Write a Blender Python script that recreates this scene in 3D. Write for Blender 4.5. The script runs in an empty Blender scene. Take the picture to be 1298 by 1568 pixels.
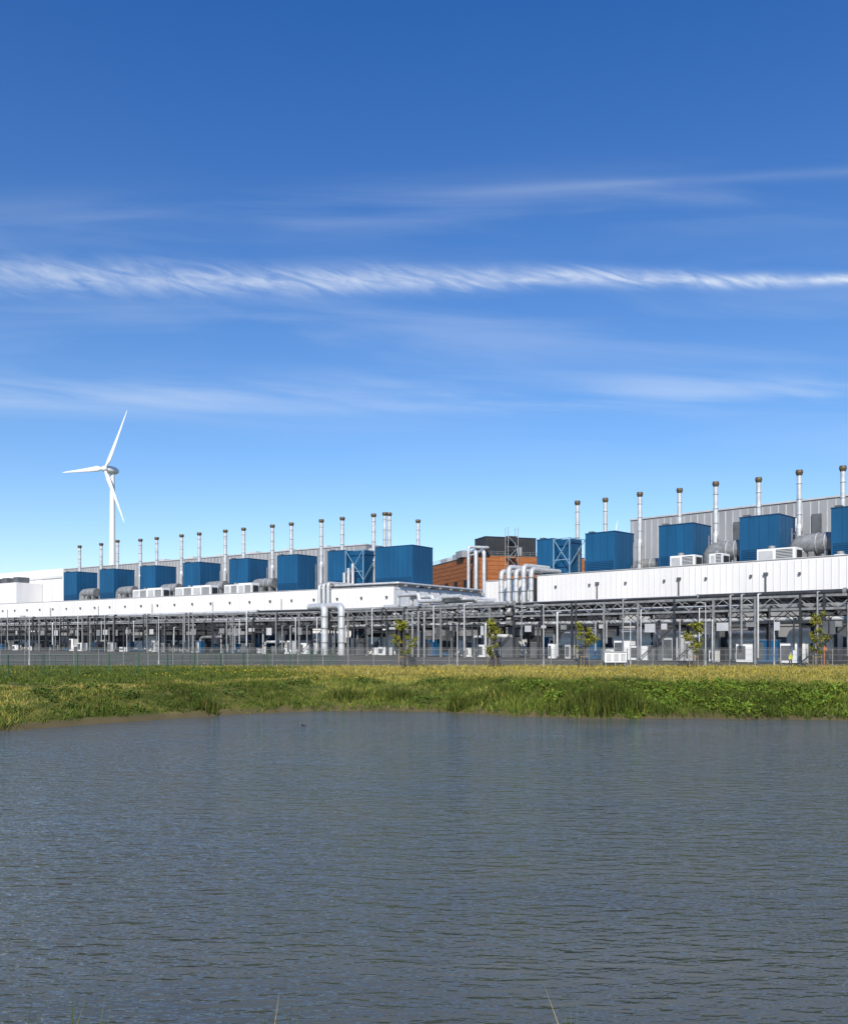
import bpy, math, random
import numpy as np
from mathutils import Vector, Matrix
random.seed(7); rng=np.random.default_rng(11)
scene=bpy.context.scene
scene.view_settings.view_transform='Standard'
scene.view_settings.look='None'
scene.view_settings.exposure=0

# ------------------------------------------------------------------ materials
def mk(name,col,rough=0.7,metal=0.0,var=0.12,scale=0.6,spec=0.4,stretch=(1,1,1)):
    m=bpy.data.materials.new(name); m.use_nodes=True
    nt=m.node_tree; b=nt.nodes['Principled BSDF']
    b.inputs['Roughness'].default_value=rough; b.inputs['Metallic'].default_value=metal
    b.inputs['Specular IOR Level'].default_value=spec
    g=nt.nodes.new('ShaderNodeNewGeometry')
    mp=nt.nodes.new('ShaderNodeMapping'); mp.inputs['Scale'].default_value=stretch
    nt.links.new(g.outputs['Position'],mp.inputs['Vector'])
    n=nt.nodes.new('ShaderNodeTexNoise'); n.inputs['Scale'].default_value=scale; n.inputs['Detail'].default_value=2
    nt.links.new(mp.outputs[0],n.inputs['Vector'])
    r=nt.nodes.new('ShaderNodeValToRGB')
    r.color_ramp.elements[0].position=.3; r.color_ramp.elements[1].position=.7
    r.color_ramp.elements[0].color=(*[c*(1-var) for c in col],1)
    r.color_ramp.elements[1].color=(*[min(1,c*(1+var)) for c in col],1)
    nt.links.new(n.outputs['Fac'],r.inputs['Fac']); nt.links.new(r.outputs['Color'],b.inputs['Base Color'])
    return m
M={}
M['white']=mk('white_cladding',(.80,.77,.74),.55,var=.06,scale=.25,stretch=(1,1,.25))
M['white2']=mk('white_panel',(.82,.81,.79),.5,var=.05)
M['rib']=mk('cladding_rib',(.64,.62,.60),.55,var=.05)
M['grey']=mk('grey_cladding',(.32,.32,.32),.5,.1,var=.14,scale=.3,stretch=(1,1,.2))
M['greyd']=mk('dark_grey_cladding',(.10,.105,.11),.6,var=.25)
M['lgrey']=mk('light_grey',(.48,.48,.475),.6,var=.12)
M['black']=mk('black_opening',(.018,.019,.022),.7,var=.3)
M['anth']=mk('anthracite_cladding',(.030,.032,.036),.6,var=.2)
M['dark']=mk('dark_steel',(.045,.047,.05),.5,.2,var=.3,scale=2)
M['galv']=mk('galvanised_steel',(.27,.27,.265),.5,.25,var=.25,scale=1.5)
M['silver']=mk('silver_insulation',(.62,.615,.60),.38,.35,var=.14,scale=1.0)
M['soot']=mk('sooty_cap',(.13,.10,.06),.6,.3,var=.3,scale=3)
M['blue']=mk('blue_cladding',(.008,.082,.185),.45,var=.14,scale=.35,stretch=(1,1,.3))
M['blued']=mk('dark_blue_cladding',(.005,.05,.12),.5,var=.1)
M['blued2']=mk('blue_seam',(.006,.062,.15),.5,var=.1)
M['blueL']=mk('pale_blue_steel',(.22,.34,.44),.45,.1,var=.1)
M['terra']=mk('terracotta_cladding',(.35,.12,.035),.7,var=.2,scale=.8,stretch=(.3,.3,3))
M['terrad']=mk('terracotta_joint',(.22,.075,.022),.7,var=.1)
M['roof']=mk('roof_membrane',(.22,.22,.22),.9,var=.15)
M['turb']=mk('turbine_white',(.80,.80,.79),.4,var=.03)
M['green']=mk('green_fence_paint',(.03,.10,.05),.5,var=.1)
M['wire']=mk('galvanised_wire',(.24,.24,.23),.5,.2,var=.1)
M['bark']=mk('bark',(.13,.09,.06),.9,var=.3,scale=6)
M['wood']=mk('wooden_stake',(.26,.18,.10),.9,var=.2,scale=4)
M['hivis']=mk('hi_vis_yellow',(.75,.80,.03),.7,var=.03)
M['navy']=mk('navy_trousers',(.02,.025,.05),.9)
M['skin']=mk('skin',(.50,.30,.22),.6,var=.05)
M['orange']=mk('orange_paint',(.50,.12,.03),.5)
M['feather']=mk('dark_feathers',(.02,.02,.022),.7)
M['beak']=mk('pale_beak',(.7,.65,.55),.5)

def leafmat(name):
    m=bpy.data.materials.new(name); m.use_nodes=True
    nt=m.node_tree; b=nt.nodes['Principled BSDF']
    a=nt.nodes.new('ShaderNodeAttribute'); a.attribute_name='Col'
    nt.links.new(a.outputs['Color'],b.inputs['Base Color']); b.inputs['Roughness'].default_value=.75
    b.inputs['Specular IOR Level'].default_value=.15
    return m
M['leaf']=leafmat('foliage')

# ------------------------------------------------------------------ frames & builder
class Frame:
    def __init__(s,O,U,N): s.O=Vector((O[0],O[1],0)); s.U=Vector((U[0],U[1],0)).normalized(); s.N=Vector((N[0],N[1],0)).normalized()
    def P(s,u,w,z): return s.O+s.U*u+s.N*w+Vector((0,0,z))
    def along(s,col,w):   # distance along the building line met by a survey bearing
        q=(col-649)/1300.0
        return (q*(s.O.y+w*s.N.y)-(s.O.x+w*s.N.x))/(s.U.x-q*s.U.y)
WF=Frame((0,0),(1,0),(0,1))
RF=Frame((57.4,115),(1,-1),(1,1))
LF=Frame((-23.7,194),(1.435,-1),(1,1.435))

class B:
    def __init__(s,fr=WF): s.v=[];s.f=[];s.m=[];s.sm=[];s.mats=[];s.fr=fr
    def mi(s,k):
        if k not in s.mats: s.mats.append(k)
        return s.mats.index(k)
    def add(s,vs,fs,k,smooth=False):
        o=len(s.v); s.v+= [tuple(v) for v in vs]; i=s.mi(k)
        for f in fs: s.f.append(tuple(o+a for a in f)); s.m.append(i); s.sm.append(smooth)
    def box(s,u0,u1,w0,w1,z0,z1,k,fr=None):
        fr=fr or s.fr
        vs=[fr.P(u,w,z) for z in (z0,z1) for (u,w) in ((u0,w0),(u1,w0),(u1,w1),(u0,w1))]
        s.add(vs,[(0,3,2,1),(4,5,6,7),(0,1,5,4),(1,2,6,5),(2,3,7,6),(3,0,4,7)],k)
    def beam(s,p0,p1,t,k):
        p0=Vector(p0);p1=Vector(p1); s.cyl(p0,p1,t*.7,t*.7,k,4,False)
    def cyl(s,p0,p1,r0,r1,k,seg=10,smooth=True,caps=True):
        p0=Vector(p0);p1=Vector(p1); d=(p1-p0)
        if d.length<1e-6: return
        d.normalize(); a=Vector((0,0,1)) if abs(d.z)<.9 else Vector((1,0,0))
        x=d.cross(a).normalized(); y=d.cross(x)
        vs=[];off=math.pi/4 if seg==4 else 0
        for p,r in ((p0,r0),(p1,r1)):
            for i in range(seg):
                t=2*math.pi*i/seg+off; vs.append(p+x*math.cos(t)*r+y*math.sin(t)*r)
        s.add(vs,[(i,(i+1)%seg,seg+(i+1)%seg,seg+i) for i in range(seg)],k,smooth)
        if caps: s.add(vs,[tuple(range(seg))[::-1],tuple(range(seg,2*seg))],k,False)
    def tube(s,pts,r,k,seg=10,bend=None):
        pts=[Vector(p) for p in pts]; bend=bend or r*1.8
        path=[pts[0]]
        for i in range(1,len(pts)-1):
            a,b,c=pts[i-1],pts[i],pts[i+1]
            l=min(bend,(b-a).length*.45,(c-b).length*.45)
            s0=b+(a-b).normalized()*l; s1=b+(c-b).normalized()*l
            for t in (0,.25,.5,.75,1): path.append(s0*(1-t)**2+b*2*t*(1-t)+s1*t*t)
        path.append(pts[-1]); prev=None; rings=[]
        for i,p in enumerate(path):
            d=(path[min(i+1,len(path)-1)]-path[max(i-1,0)]).normalized()
            if prev is None:
                a=Vector((0,0,1)) if abs(d.z)<.9 else Vector((1,0,0)); x=d.cross(a).normalized()
            else:
                x=(prev-d*prev.dot(d)).normalized()
            prev=x; y=d.cross(x)
            rings.append([p+x*math.cos(2*math.pi*j/seg)*r+y*math.sin(2*math.pi*j/seg)*r for j in range(seg)])
        vs=[v for rg in rings for v in rg]; fs=[]
        for i in range(len(rings)-1):
            for j in range(seg): fs.append((i*seg+j,i*seg+(j+1)%seg,(i+1)*seg+(j+1)%seg,(i+1)*seg+j))
        s.add(vs,fs,k,True)
        s.add(rings[0],[tuple(range(seg))],k); s.add(rings[-1],[tuple(range(seg))],k)
    def sphere(s,c,r,k,sc=(1,1,1),seg=12,rg=8,rot=None):
        c=Vector(c);vs=[];fs=[]
        for i in range(rg+1):
            ph=math.pi*i/rg
            for j in range(seg):
                th=2*math.pi*j/seg
                v=Vector((math.sin(ph)*math.cos(th)*sc[0],math.sin(ph)*math.sin(th)*sc[1],math.cos(ph)*sc[2]))*r
                if rot: v=rot@v
                vs.append(c+v)
        for i in range(rg):
            for j in range(seg): fs.append((i*seg+j,(i+1)*seg+j,(i+1)*seg+(j+1)%seg,i*seg+(j+1)%seg))
        s.add(vs,fs,k,True)
    def build(s,name,parent=None,cols=None):
        V=np.array(s.v,dtype=float)
        c=V.mean(0); c[2]=V[:,2].min()
        me=bpy.data.meshes.new(name); me.from_pydata((V-c).tolist(),[],s.f)
        for k in s.mats: me.materials.append(M[k])
        me.polygons.foreach_set('material_index',s.m); me.polygons.foreach_set('use_smooth',s.sm)
        if cols is not None:
            a=me.color_attributes.new('Col','FLOAT_COLOR','POINT'); a.data.foreach_set('color',np.array(cols,dtype=np.float32).ravel())
        me.update()
        o=bpy.data.objects.new(name,me); scene.collection.objects.link(o); o.location=c
        if parent: 
            o.parent=parent; o.location=Vector(c)-parent.location
        return o
def empty(name,loc=(0,0,0)):
    e=bpy.data.objects.new(name,None); scene.collection.objects.link(e); e.location=loc; return e

# ------------------------------------------------------------------ terrain
SX=[-400,-60,-40,-30,-22.3,-16,-11,-7.5,-2,2.2,6,10,18,25.5,40,80,400]
SY=[38,39,41,43,44.8,51.0,55.5,57.5,57.2,55.9,53.5,52.2,51.4,51,51,52,50]
def wob(x,y,a=1.0,f=1.0):
    return a*(np.sin(x*.37*f+y*.21*f+1.3)+np.sin(x*.91*f-y*.63*f+.4)*.6+np.sin(x*1.9*f+y*1.3*f)*.35+np.sin(x*3.7*f-y*2.9*f+2)*.2)
def shore(x):
    x=np.asarray(x,float); return np.interp(x,SX,SY)+wob(x,0*x,.22)+.12*np.sin(x*5.1)+.08*np.sin(x*9.7+1)
def ground(x,y):
    x=np.asarray(x,float);y=np.asarray(y,float)
    s=y-shore(x)
    far=np.interp(s,[-8,-.2,.15,.6,3,7,12,20],[-2.7,-1.66,-1.50,-1.32,-.9,-.22,0,.0])
    near=np.interp(y,[-5,0,5,9,11,15],[1.7,1.6,-.3,-1.55,-2,-2.7])
    side=np.interp(np.abs(x),[380,420],[-5,0])
    z=np.maximum(np.maximum(far,near),side)
    return z+np.where((s>0)&(y<98),wob(x,y,.035,1.2)*np.clip(s/3,0,1),0)
xs=np.concatenate([[-8000,-4000,-2000,-1000,-600,-420,-400,-380,-250,-160],np.arange(-110,-60,.8),np.arange(-60,60,.4),np.arange(60,110.1,.8),[160,250,380,400,420,600,1000,2000,4000,8000]])
ys=np.concatenate([[-3000,-800,-200,-60,-20,-5],np.arange(-2,16,.8),[18,22,27,32],np.arange(36,76,.4),np.arange(76,104,2),[110,130,160,200,300,500,900,1600,3000,6000,9000]])
gx,gy=np.meshgrid(xs,ys); gz=ground(gx,gy)
nx,ny=len(xs),len(ys)
idx=np.arange(nx*ny).reshape(ny,nx)
F=np.stack([idx[:-1,:-1],idx[:-1,1:],idx[1:,1:],idx[1:,:-1]],-1).reshape(-1,4)
def np_mesh(name,V,F,mat,cols=None,smooth=False):
    me=bpy.data.meshes.new(name); k=F.shape[1]
    me.vertices.add(len(V)); me.vertices.foreach_set('co',V.astype(np.float32).ravel())
    me.loops.add(F.size); me.loops.foreach_set('vertex_index',F.astype(np.int32).ravel())
    me.polygons.add(len(F)); me.polygons.foreach_set('loop_start',np.arange(0,F.size,k,dtype=np.int32))
    me.polygons.foreach_set('loop_total',np.full(len(F),k,dtype=np.int32))
    me.polygons.foreach_set('use_smooth',np.full(len(F),smooth))
    me.update(calc_edges=True); me.materials.append(mat)
    if cols is not None:
        a=me.color_attributes.new('Col','FLOAT_COLOR','POINT'); a.data.foreach_set('color',cols.astype(np.float32).ravel())
    o=bpy.data.objects.new(name,me); scene.collection.objects.link(o); return o
gm=bpy.data.materials.new('ground_soil_and_turf'); gm.use_nodes=True
nt=gm.node_tree; b=nt.nodes['Principled BSDF']; b.inputs['Roughness'].default_value=.95; b.inputs['Specular IOR Level'].default_value=.1
g=nt.nodes.new('ShaderNodeNewGeometry'); sp=nt.nodes.new('ShaderNodeSeparateXYZ'); nt.links.new(g.outputs['Position'],sp.inputs[0])
n=nt.nodes.new('ShaderNodeTexNoise'); n.inputs['Scale'].default_value=.5; n.inputs['Detail'].default_value=6; nt.links.new(g.outputs['Position'],n.inputs['Vector'])
r=nt.nodes.new('ShaderNodeValToRGB'); e=r.color_ramp.elements
e[0].position=.35;e[0].color=(.06,.08,.018,1);e[1].position=.68;e[1].color=(.19,.16,.045,1)
nt.links.new(n.outputs['Fac'],r.inputs['Fac'])
mud=nt.nodes.new('ShaderNodeValToRGB'); e=mud.color_ramp.elements; e[0].color=(.07,.055,.028,1); e[1].color=(.15,.12,.06,1)
nt.links.new(n.outputs['Fac'],mud.inputs['Fac'])
mr=nt.nodes.new('ShaderNodeMapRange'); mr.inputs[1].default_value=-1.4; mr.inputs[2].default_value=-1.2; nt.links.new(sp.outputs['Z'],mr.inputs[0])
m1=nt.nodes.new('ShaderNodeMixRGB'); nt.links.new(mr.outputs[0],m1.inputs[0]); nt.links.new(mud.outputs[0],m1.inputs[1]); nt.links.new(r.outputs[0],m1.inputs[2])
gr=nt.nodes.new('ShaderNodeValToRGB'); e=gr.color_ramp.elements; e[0].color=(.05,.05,.045,1); e[1].color=(.11,.105,.09,1)
nt.links.new(n.outputs['Fac'],gr.inputs['Fac'])
a1=nt.nodes.new('ShaderNodeMath'); a1.operation='GREATER_THAN'; a1.inputs[1].default_value=103.5; nt.links.new(sp.outputs['Y'],a1.inputs[0])
a2=nt.nodes.new('ShaderNodeMath'); a2.operation='LESS_THAN'; a2.inputs[1].default_value=420; nt.links.new(sp.outputs['Y'],a2.inputs[0])
a3=nt.nodes.new('ShaderNodeMath'); a3.operation='MULTIPLY'; nt.links.new(a1.outputs[0],a3.inputs[0]); nt.links.new(a2.outputs[0],a3.inputs[1])
m2=nt.nodes.new('ShaderNodeMixRGB'); nt.links.new(a3.outputs[0],m2.inputs[0]); nt.links.new(m1.outputs[0],m2.inputs[1]); nt.links.new(gr.outputs[0],m2.inputs[2])
nt.links.new(m2.outputs[0],b.inputs['Base Color'])
np_mesh('ground',np.stack([gx,gy,gz],-1).reshape(-1,3),F,gm,smooth=True)

# ------------------------------------------------------------------ water
wm=bpy.data.materials.new('pond_water'); wm.use_nodes=True
nt=wm.node_tree; b=nt.nodes['Principled BSDF']
b.inputs['Roughness'].default_value=.06; b.inputs['IOR'].default_value=1.36
g=nt.nodes.new('ShaderNodeNewGeometry')
def noise(scale,rot,sc,detail=3,dist=0.0):
    mp=nt.nodes.new('ShaderNodeMapping'); mp.inputs['Rotation'].default_value=(0,0,math.radians(rot)); mp.inputs['Scale'].default_value=sc
    nt.links.new(g.outputs['Position'],mp.inputs['Vector'])
    n=nt.nodes.new('ShaderNodeTexNoise'); n.inputs['Scale'].default_value=scale; n.inputs['Detail'].default_value=detail; n.inputs['Distortion'].default_value=dist
    nt.links.new(mp.outputs[0],n.inputs['Vector']); return n
na=noise(3.6,26,(.33,1.0,1),2,.3); nb=noise(9,8,(.40,1,1),2,.2); nc=noise(.30,16,(.35,1,1),2)
def mth(op,a,bv):
    m=nt.nodes.new('ShaderNodeMath'); m.operation=op
    for i,x in enumerate((a,bv)):
        if isinstance(x,(int,float)): m.inputs[i].default_value=x
        else: nt.links.new(x,m.inputs[i])
    return m.outputs[0]
amp=mth('ADD',mth('MULTIPLY',nc.outputs['Fac'],1.5),.2)
h=mth('MULTIPLY',mth('ADD',mth('MULTIPLY',na.outputs['Fac'],.125),mth('MULTIPLY',nb.outputs['Fac'],.058)),amp)
bp=nt.nodes.new('ShaderNodeBump'); bp.inputs['Strength'].default_value=1; bp.inputs['Distance'].default_value=1.0
nt.links.new(h,bp.inputs['Height']); nt.links.new(bp.outputs[0],b.inputs['Normal'])
cr=nt.nodes.new('ShaderNodeValToRGB'); e=cr.color_ramp.elements; e[0].position=.3;e[1].position=.7; e[0].color=(.078,.086,.082,1); e[1].color=(.104,.112,.104,1)
nt.links.new(nc.outputs['Fac'],cr.inputs['Fac']); nt.links.new(cr.outputs[0],b.inputs['Base Color'])
V=np.array([(-410,2,-1.6),(410,2,-1.6),(410,75,-1.6),(-410,75,-1.6)],float)
np_mesh('pond_water',V,np.array([[0,1,2,3]]),wm)

# ------------------------------------------------------------------ grass & plants
GREEN=np.array([[.075,.115,.014],[.105,.145,.02],[.14,.165,.03],[.05,.08,.012]])
STRAW=np.array([[.38,.30,.07],[.30,.26,.05],[.44,.36,.12]])
def blades(n_t,per,X,Y,Hh,Wd,straw,lean=.35,spread=.12,dark=None):
    N=n_t*per
    bx=np.repeat(X,per)+rng.normal(0,spread,N); by=np.repeat(Y,per)+rng.normal(0,spread,N)
    bz=ground(bx,by)-.03
    hh=np.repeat(Hh,per)*rng.uniform(.6,1.25,N); ww=Wd*rng.uniform(.7,1.4,N)
    th=rng.uniform(0,2*np.pi,N); lx=rng.normal(0,lean,N)*hh; ly=rng.normal(0,lean,N)*hh
    dx=np.cos(th)*ww/2; dy=np.sin(th)*ww/2
    p0=np.stack([bx-dx,by-dy,bz],-1);p1=np.stack([bx+dx,by+dy,bz],-1)
    pm0=np.stack([bx-dx*.8+lx*.35,by-dy*.8+ly*.35,bz+hh*.55],-1);pm1=np.stack([bx+dx*.8+lx*.35,by+dy*.8+ly*.35,bz+hh*.55],-1)
    p2=np.stack([bx+lx,by+ly,bz+hh],-1)
    V=np.stack([p0,p1,pm1,pm0,p2],1).reshape(-1,3)
    i=np.arange(N)[:,None]*5
    T=np.concatenate([i+np.array([[0,1,2]]),i+np.array([[0,2,3]]),i+np.array([[3,2,4]])],0)
    st=np.repeat(straw,per)+rng.normal(0,.12,N)
    gcol=GREEN[np.repeat(rng.integers(0,4,n_t),per)]*rng.uniform(.7,1.3,(N,1)); scol=STRAW[rng.integers(0,3,N)]*rng.uniform(.7,1.15,(N,1))
    k=np.clip((st-.35)/.3,0,1)[:,None]; c=gcol*(1-k)+scol*k
    if dark is not None: c=c*np.repeat(dark,per)[:,None]
    C=np.concatenate([c,np.ones((N,1))],1); C=np.repeat(C,5,0)
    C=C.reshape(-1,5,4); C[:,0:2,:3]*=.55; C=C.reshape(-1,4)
    return V,T,C
parts=[]
def addp(t):
    off=sum(len(p[0]) for p in parts); parts.append((t[0],t[1]+off,t[2]))
# bank
n=36000
X=rng.uniform(-52,52,n); s=rng.uniform(.0,14,n); Y=shore(X)+s
patch=wob(X,Y,.25,.55)+wob(X*1.7,Y*2.1,.15,1.1)
bare=(s<.8)&(X<-2)&(patch<.0)
keep=~bare; X,Y,s,patch=X[keep],Y[keep],s[keep],patch[keep]
leftside=np.clip((0-X)/25,0,1)
straw=.22+patch*.40+leftside*.14-np.where(s<3,.06,0)+np.clip((s-9)/12,0,.25)
H=np.where(s<4,.36,.28)*(1+.35*np.sin(X*.9+Y*.5))*rng.uniform(.4,1.4,len(X))*np.where(X>2,1.1,.75)
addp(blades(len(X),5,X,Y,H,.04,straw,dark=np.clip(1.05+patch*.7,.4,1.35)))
# meadow
n=36000
X=rng.uniform(-66,66,n); Y=rng.uniform(60,103.5,n); k=Y>shore(X)+10; X,Y=X[k],Y[k]
patch=wob(X*.6,Y*1.4,.2,.5)
straw=np.clip(.40+patch*.40+np.clip((X+12)/22,-.22,.30)+np.clip((Y-78)/50,-.2,.2),0,1)
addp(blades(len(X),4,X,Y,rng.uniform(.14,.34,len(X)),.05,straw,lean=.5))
# near bank
n=2600
X=rng.uniform(-9,9,n); Y=rng.uniform(1.5,7.6,n)
addp(blades(n,5,X,Y,rng.uniform(.2,.45,n),.012,rng.uniform(.1,.45,n)))
for cx in (-3.55,-3.3,-1.35,-1.1,1.5):
    m=6; addp(blades(m,3,cx+rng.normal(0,.10,m),8.0+rng.normal(0,.12,m),np.full(m,1.0),.012,rng.uniform(.1,.4,m),lean=.16,spread=.04))
V=np.concatenate([p[0] for p in parts]);T=np.concatenate([p[1] for p in parts]);C=np.concatenate([p[2] for p in parts])
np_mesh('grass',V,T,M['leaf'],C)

def leaves(cen,size,cols):
    n=len(cen); a=rng.normal(size=(n,3)); a/=np.linalg.norm(a,axis=1)[:,None]
    b_=rng.normal(size=(n,3)); b_-=a*(a*b_).sum(1)[:,None]; b_/=np.linalg.norm(b_,axis=1)[:,None]
    sz=(size*rng.uniform(.6,1.3,n))[:,None]
    V=np.stack([cen-a*sz,cen+b_*sz*.55,cen+a*sz,cen-b_*sz*.55],1).reshape(-1,3)
    F=np.arange(4*n).reshape(n,4); C=np.repeat(np.concatenate([cols,np.ones((n,1))],1),4,0)
    return V,F,C
def bank_plants(name,specs,leaf=.13,base=(.10,.16,.018)):
    Vs=[];Cs=[]
    for (x,y,r,h,nl) in specs:
        n=int(nl); th=rng.uniform(0,2*np.pi,n); rr=r*np.sqrt(rng.uniform(0,1,n)); 
        lump=1+.3*np.sin(th*3+x)+.2*np.sin(th*5+y)
        px=x+np.cos(th)*rr*lump; py=y+np.sin(th)*rr*.8*lump
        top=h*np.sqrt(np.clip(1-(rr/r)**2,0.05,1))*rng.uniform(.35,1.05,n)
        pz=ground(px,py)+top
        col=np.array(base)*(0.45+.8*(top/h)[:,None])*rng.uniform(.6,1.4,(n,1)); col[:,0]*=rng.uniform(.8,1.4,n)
        v,f,c=leaves(np.stack([px,py,pz],-1),np.full(n,leaf),col); Vs.append(v);Cs.append(c)
    V=np.concatenate(Vs);C=np.concatenate(Cs); F=np.arange(len(V)).reshape(-1,4)
    return np_mesh(name,V,F,M['leaf'],C)
sp_=[]
for i in range(125):
    x=random.uniform(6,44); 
    if random.random()<.3: x=random.uniform(12,28)
    s=random.uniform(.2,8.5); sp_.append((x,float(shore(x))+s,random.uniform(.4,1.3),random.uniform(.3,.8),random.uniform(100,300)))
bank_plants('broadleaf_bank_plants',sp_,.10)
sp_=[]
for i in range(85):
    x=random.uniform(-40,8); s=random.uniform(.8,11); sp_.append((x,float(shore(x))+s,random.uniform(.4,1.3),random.uniform(.22,.5),random.uniform(60,220)))
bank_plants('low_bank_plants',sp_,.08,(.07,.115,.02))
n=7000; X=rng.uniform(-50,60,n); Y=rng.uniform(64,102,n); k=(Y>shore(X)+9)&((wob(X*.7,Y,.3,.5)+X/60)>rng.normal(-.1,.25,n)); X,Y=X[k],Y[k]; n=len(X)
v,f,c=leaves(np.stack([X,Y,ground(X,Y)+rng.uniform(.2,.42,n)],-1),np.full(n,.06),np.array([[.65,.48,.03]])*rng.uniform(.6,1.1,(n,1)))
np_mesh('yellow_wildflowers',v,f,M['leaf'],c)
def reeds(cx,cy,rx,ry,n,h,straw=.15,w=.05):
    X=cx+rng.normal(0,rx,n); Y=cy+rng.normal(0,ry,n); Y=np.maximum(Y,shore(X)+.05)
    d=np.exp(-((X-cx)/(rx*1.6))**2)
    v,t,c=blades(n,4,X,Y,h*(.45+.6*d),w,rng.uniform(0,straw*2,n),lean=.22,dark=rng.uniform(.45,.85,n))
    np_mesh('reed_clump',v,t,M['leaf'],c)
reeds(11.2,53.0,1.35,.5,420,1.5)
reeds(2.2,56.4,.35,.25,70,1.1)
reeds(-13.8,54.0,.35,.25,60,.9,.25)
reeds(-2.0,60,1.2,.5,120,.7)
reeds(5.0,57.5,1.6,.7,200,.75)
reeds(20.5,54.5,1.8,.6,160,.8)
reeds(-5.5,59.8,.8,.5,110,.8)

# ------------------------------------------------------------------ young trees
def tree(x,y,h,seed,wid=.8,dens=520):
    R=random.Random(seed); b=B(); z0=float(ground(x,y))
    pts=[Vector((x,y,z0))]
    for i in range(1,6): pts.append(Vector((x+R.uniform(-.08,.08)*i*.5,y+R.uniform(-.06,.06)*i,z0+h*.92*i/5)))
    for i in range(5): b.cyl(pts[i],pts[i+1],.07*(1-i*.17),.07*(1-(i+1)*.17),'bark',7)
    tips=[]
    for i in range(19):
        t=R.uniform(.24,.97); k=min(int(t*5),4); p=pts[k].lerp(pts[k+1],t*5-k)
        a=R.uniform(0,6.28); L=wid*(1.15-abs(t-.5)*1.2)*R.uniform(.5,1.2)
        q=p+Vector((math.cos(a)*L,math.sin(a)*L,L*R.uniform(.4,1.1)))
        b.cyl(p,q,.024,.008,'bark',5); tips.append((p,q))
        for j in range(2):
            q0=p.lerp(q,.6); a2=a+R.uniform(-1.2,1.2); q2=q0+Vector((math.cos(a2),math.sin(a2),.8))*L*.45
            b.cyl(q0,q2,.012,.005,'bark',4); tips.append((q0,q2))
    b.box(x-.5,x-.43,y-.03,y+.04,z0-.1,z0+1.5,'wood'); b.box(x+.43,x+.5,y-.03,y+.04,z0-.1,z0+1.5,'wood')
    b.box(x-.43,x+.43,y-.02,y+.0,z0+1.25,z0+1.33,'wood')
    nb_=len(b.v); cen=[];cols=[]
    for i in range(dens):
        p,q=R.choice(tips); t=R.uniform(.3,1.1); c=p.lerp(q,t)+Vector([R.gauss(0,.13) for _ in range(3)])
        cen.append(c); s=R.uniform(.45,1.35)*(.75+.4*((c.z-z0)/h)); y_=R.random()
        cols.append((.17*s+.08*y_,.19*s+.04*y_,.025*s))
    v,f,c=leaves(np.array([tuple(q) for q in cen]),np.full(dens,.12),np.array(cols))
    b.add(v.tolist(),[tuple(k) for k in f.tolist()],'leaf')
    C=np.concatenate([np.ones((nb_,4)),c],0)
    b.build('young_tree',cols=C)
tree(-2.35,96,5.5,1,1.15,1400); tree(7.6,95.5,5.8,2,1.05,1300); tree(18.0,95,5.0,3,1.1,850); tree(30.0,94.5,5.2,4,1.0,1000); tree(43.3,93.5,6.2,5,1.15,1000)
tree(-62,104,4.5,6); tree(56,93,5,7)

# ------------------------------------------------------------------ buildings
def band(b,fr,u0,u1,w,z0,z1,rib=1.0,wt=.35,mat='white'):
    b.box(u0,u1,w,w+wt,z0,z1,mat,fr)
    n=int((u1-u0)/rib)
    for i in range(n):
        u=u0+.35+i*rib; b.box(u,u+.10,w-.05,w-.001,z0+.12,z1-.28,'rib',fr)
    b.box(u0-.03,u1+.03,w-.12,w+wt+.06,z1+.002,z1+.12,'lgrey',fr)
def lower_wall(b,fr,u0,u1,w,z1,seed,pal):
    R=random.Random(seed); u=u0
    while u<u1-.5:
        L=min(R.uniform(2.5,7),u1-u); k=R.choice(pal)
        b.box(u,u+L-.06,w,w+.3,0,z1,k,fr)
        if R.random()<.55 and L>3:
            kk=R.choice(['black','blued','greyd','white2','blue']); dw=R.uniform(1,2.4)
            b.box(u+.5,u+.5+dw,w-.06,w-.002,0.02,R.choice([2.2,2.8,3.8]),kk,fr)
        if R.random()<.6:
            for j in range(5): b.box(u+.3,u+L-.5,w-.07,w-.002,4.6+j*.35,4.75+j*.35,'greyd',fr)
        u+=L
# right data hall
eR=empty('data_center_hall',RF.P(-15,10,0)); 
b=B(RF); u0,u1=-52.5,34
band(b,RF,u0,u1,0,9.2,14.7)
b.box(u0,u1,.4,26,14.0,14.1,'roof')
b.box(u0,u0+.35,.36,30,9.2,14.7,'white')
b.box(u1-.35,u1,.36,30,0,14.7,'white')
for c in (915,1040,1173): 
    u=RF.along(c,0); b.cyl(RF.P(u,-.25,9),RF.P(u,-.25,12.6),.12,.12,'greyd',8); b.box(u-.3,u+.3,-.4,-.06,12.6,12.95,'greyd')
for u in np.arange(u0+4,u1,7.0): b.box(u,u+.3,-.32,-.06,12.4,12.75,'greyd'); 
b.build('parapet_walls_and_roof',eR)
b=B(RF); lower_wall(b,RF,u0,u1,1.5,9.1,3,['lgrey','greyd','grey','dark','greyd']); b.box(u0,u1,0.1,1.4,9.0,9.15,'greyd')
b.box(u0,u1,2.2,3,0,9.0,'greyd'); b.build('ground_floor_walls',eR)
b=B(RF); band(b,RF,-69,-52.6,5,9.2,14.7); b.box(-69,-58.9,5.4,26,14.0,14.2,'roof'); b.box(-69,-52.6,5.3,6,0,9.1,'greyd'); b.box(-69,-68.7,5.4,26,0,14.6,'white')
b.box(-53.6,-52.6,.4,4.9,9.3,14.4,'black')
b.build('end_annex',eR)
b=B(RF); ub=RF.along(965,30); b.box(ub,40,30,60,0,27.5,'grey')
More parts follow.
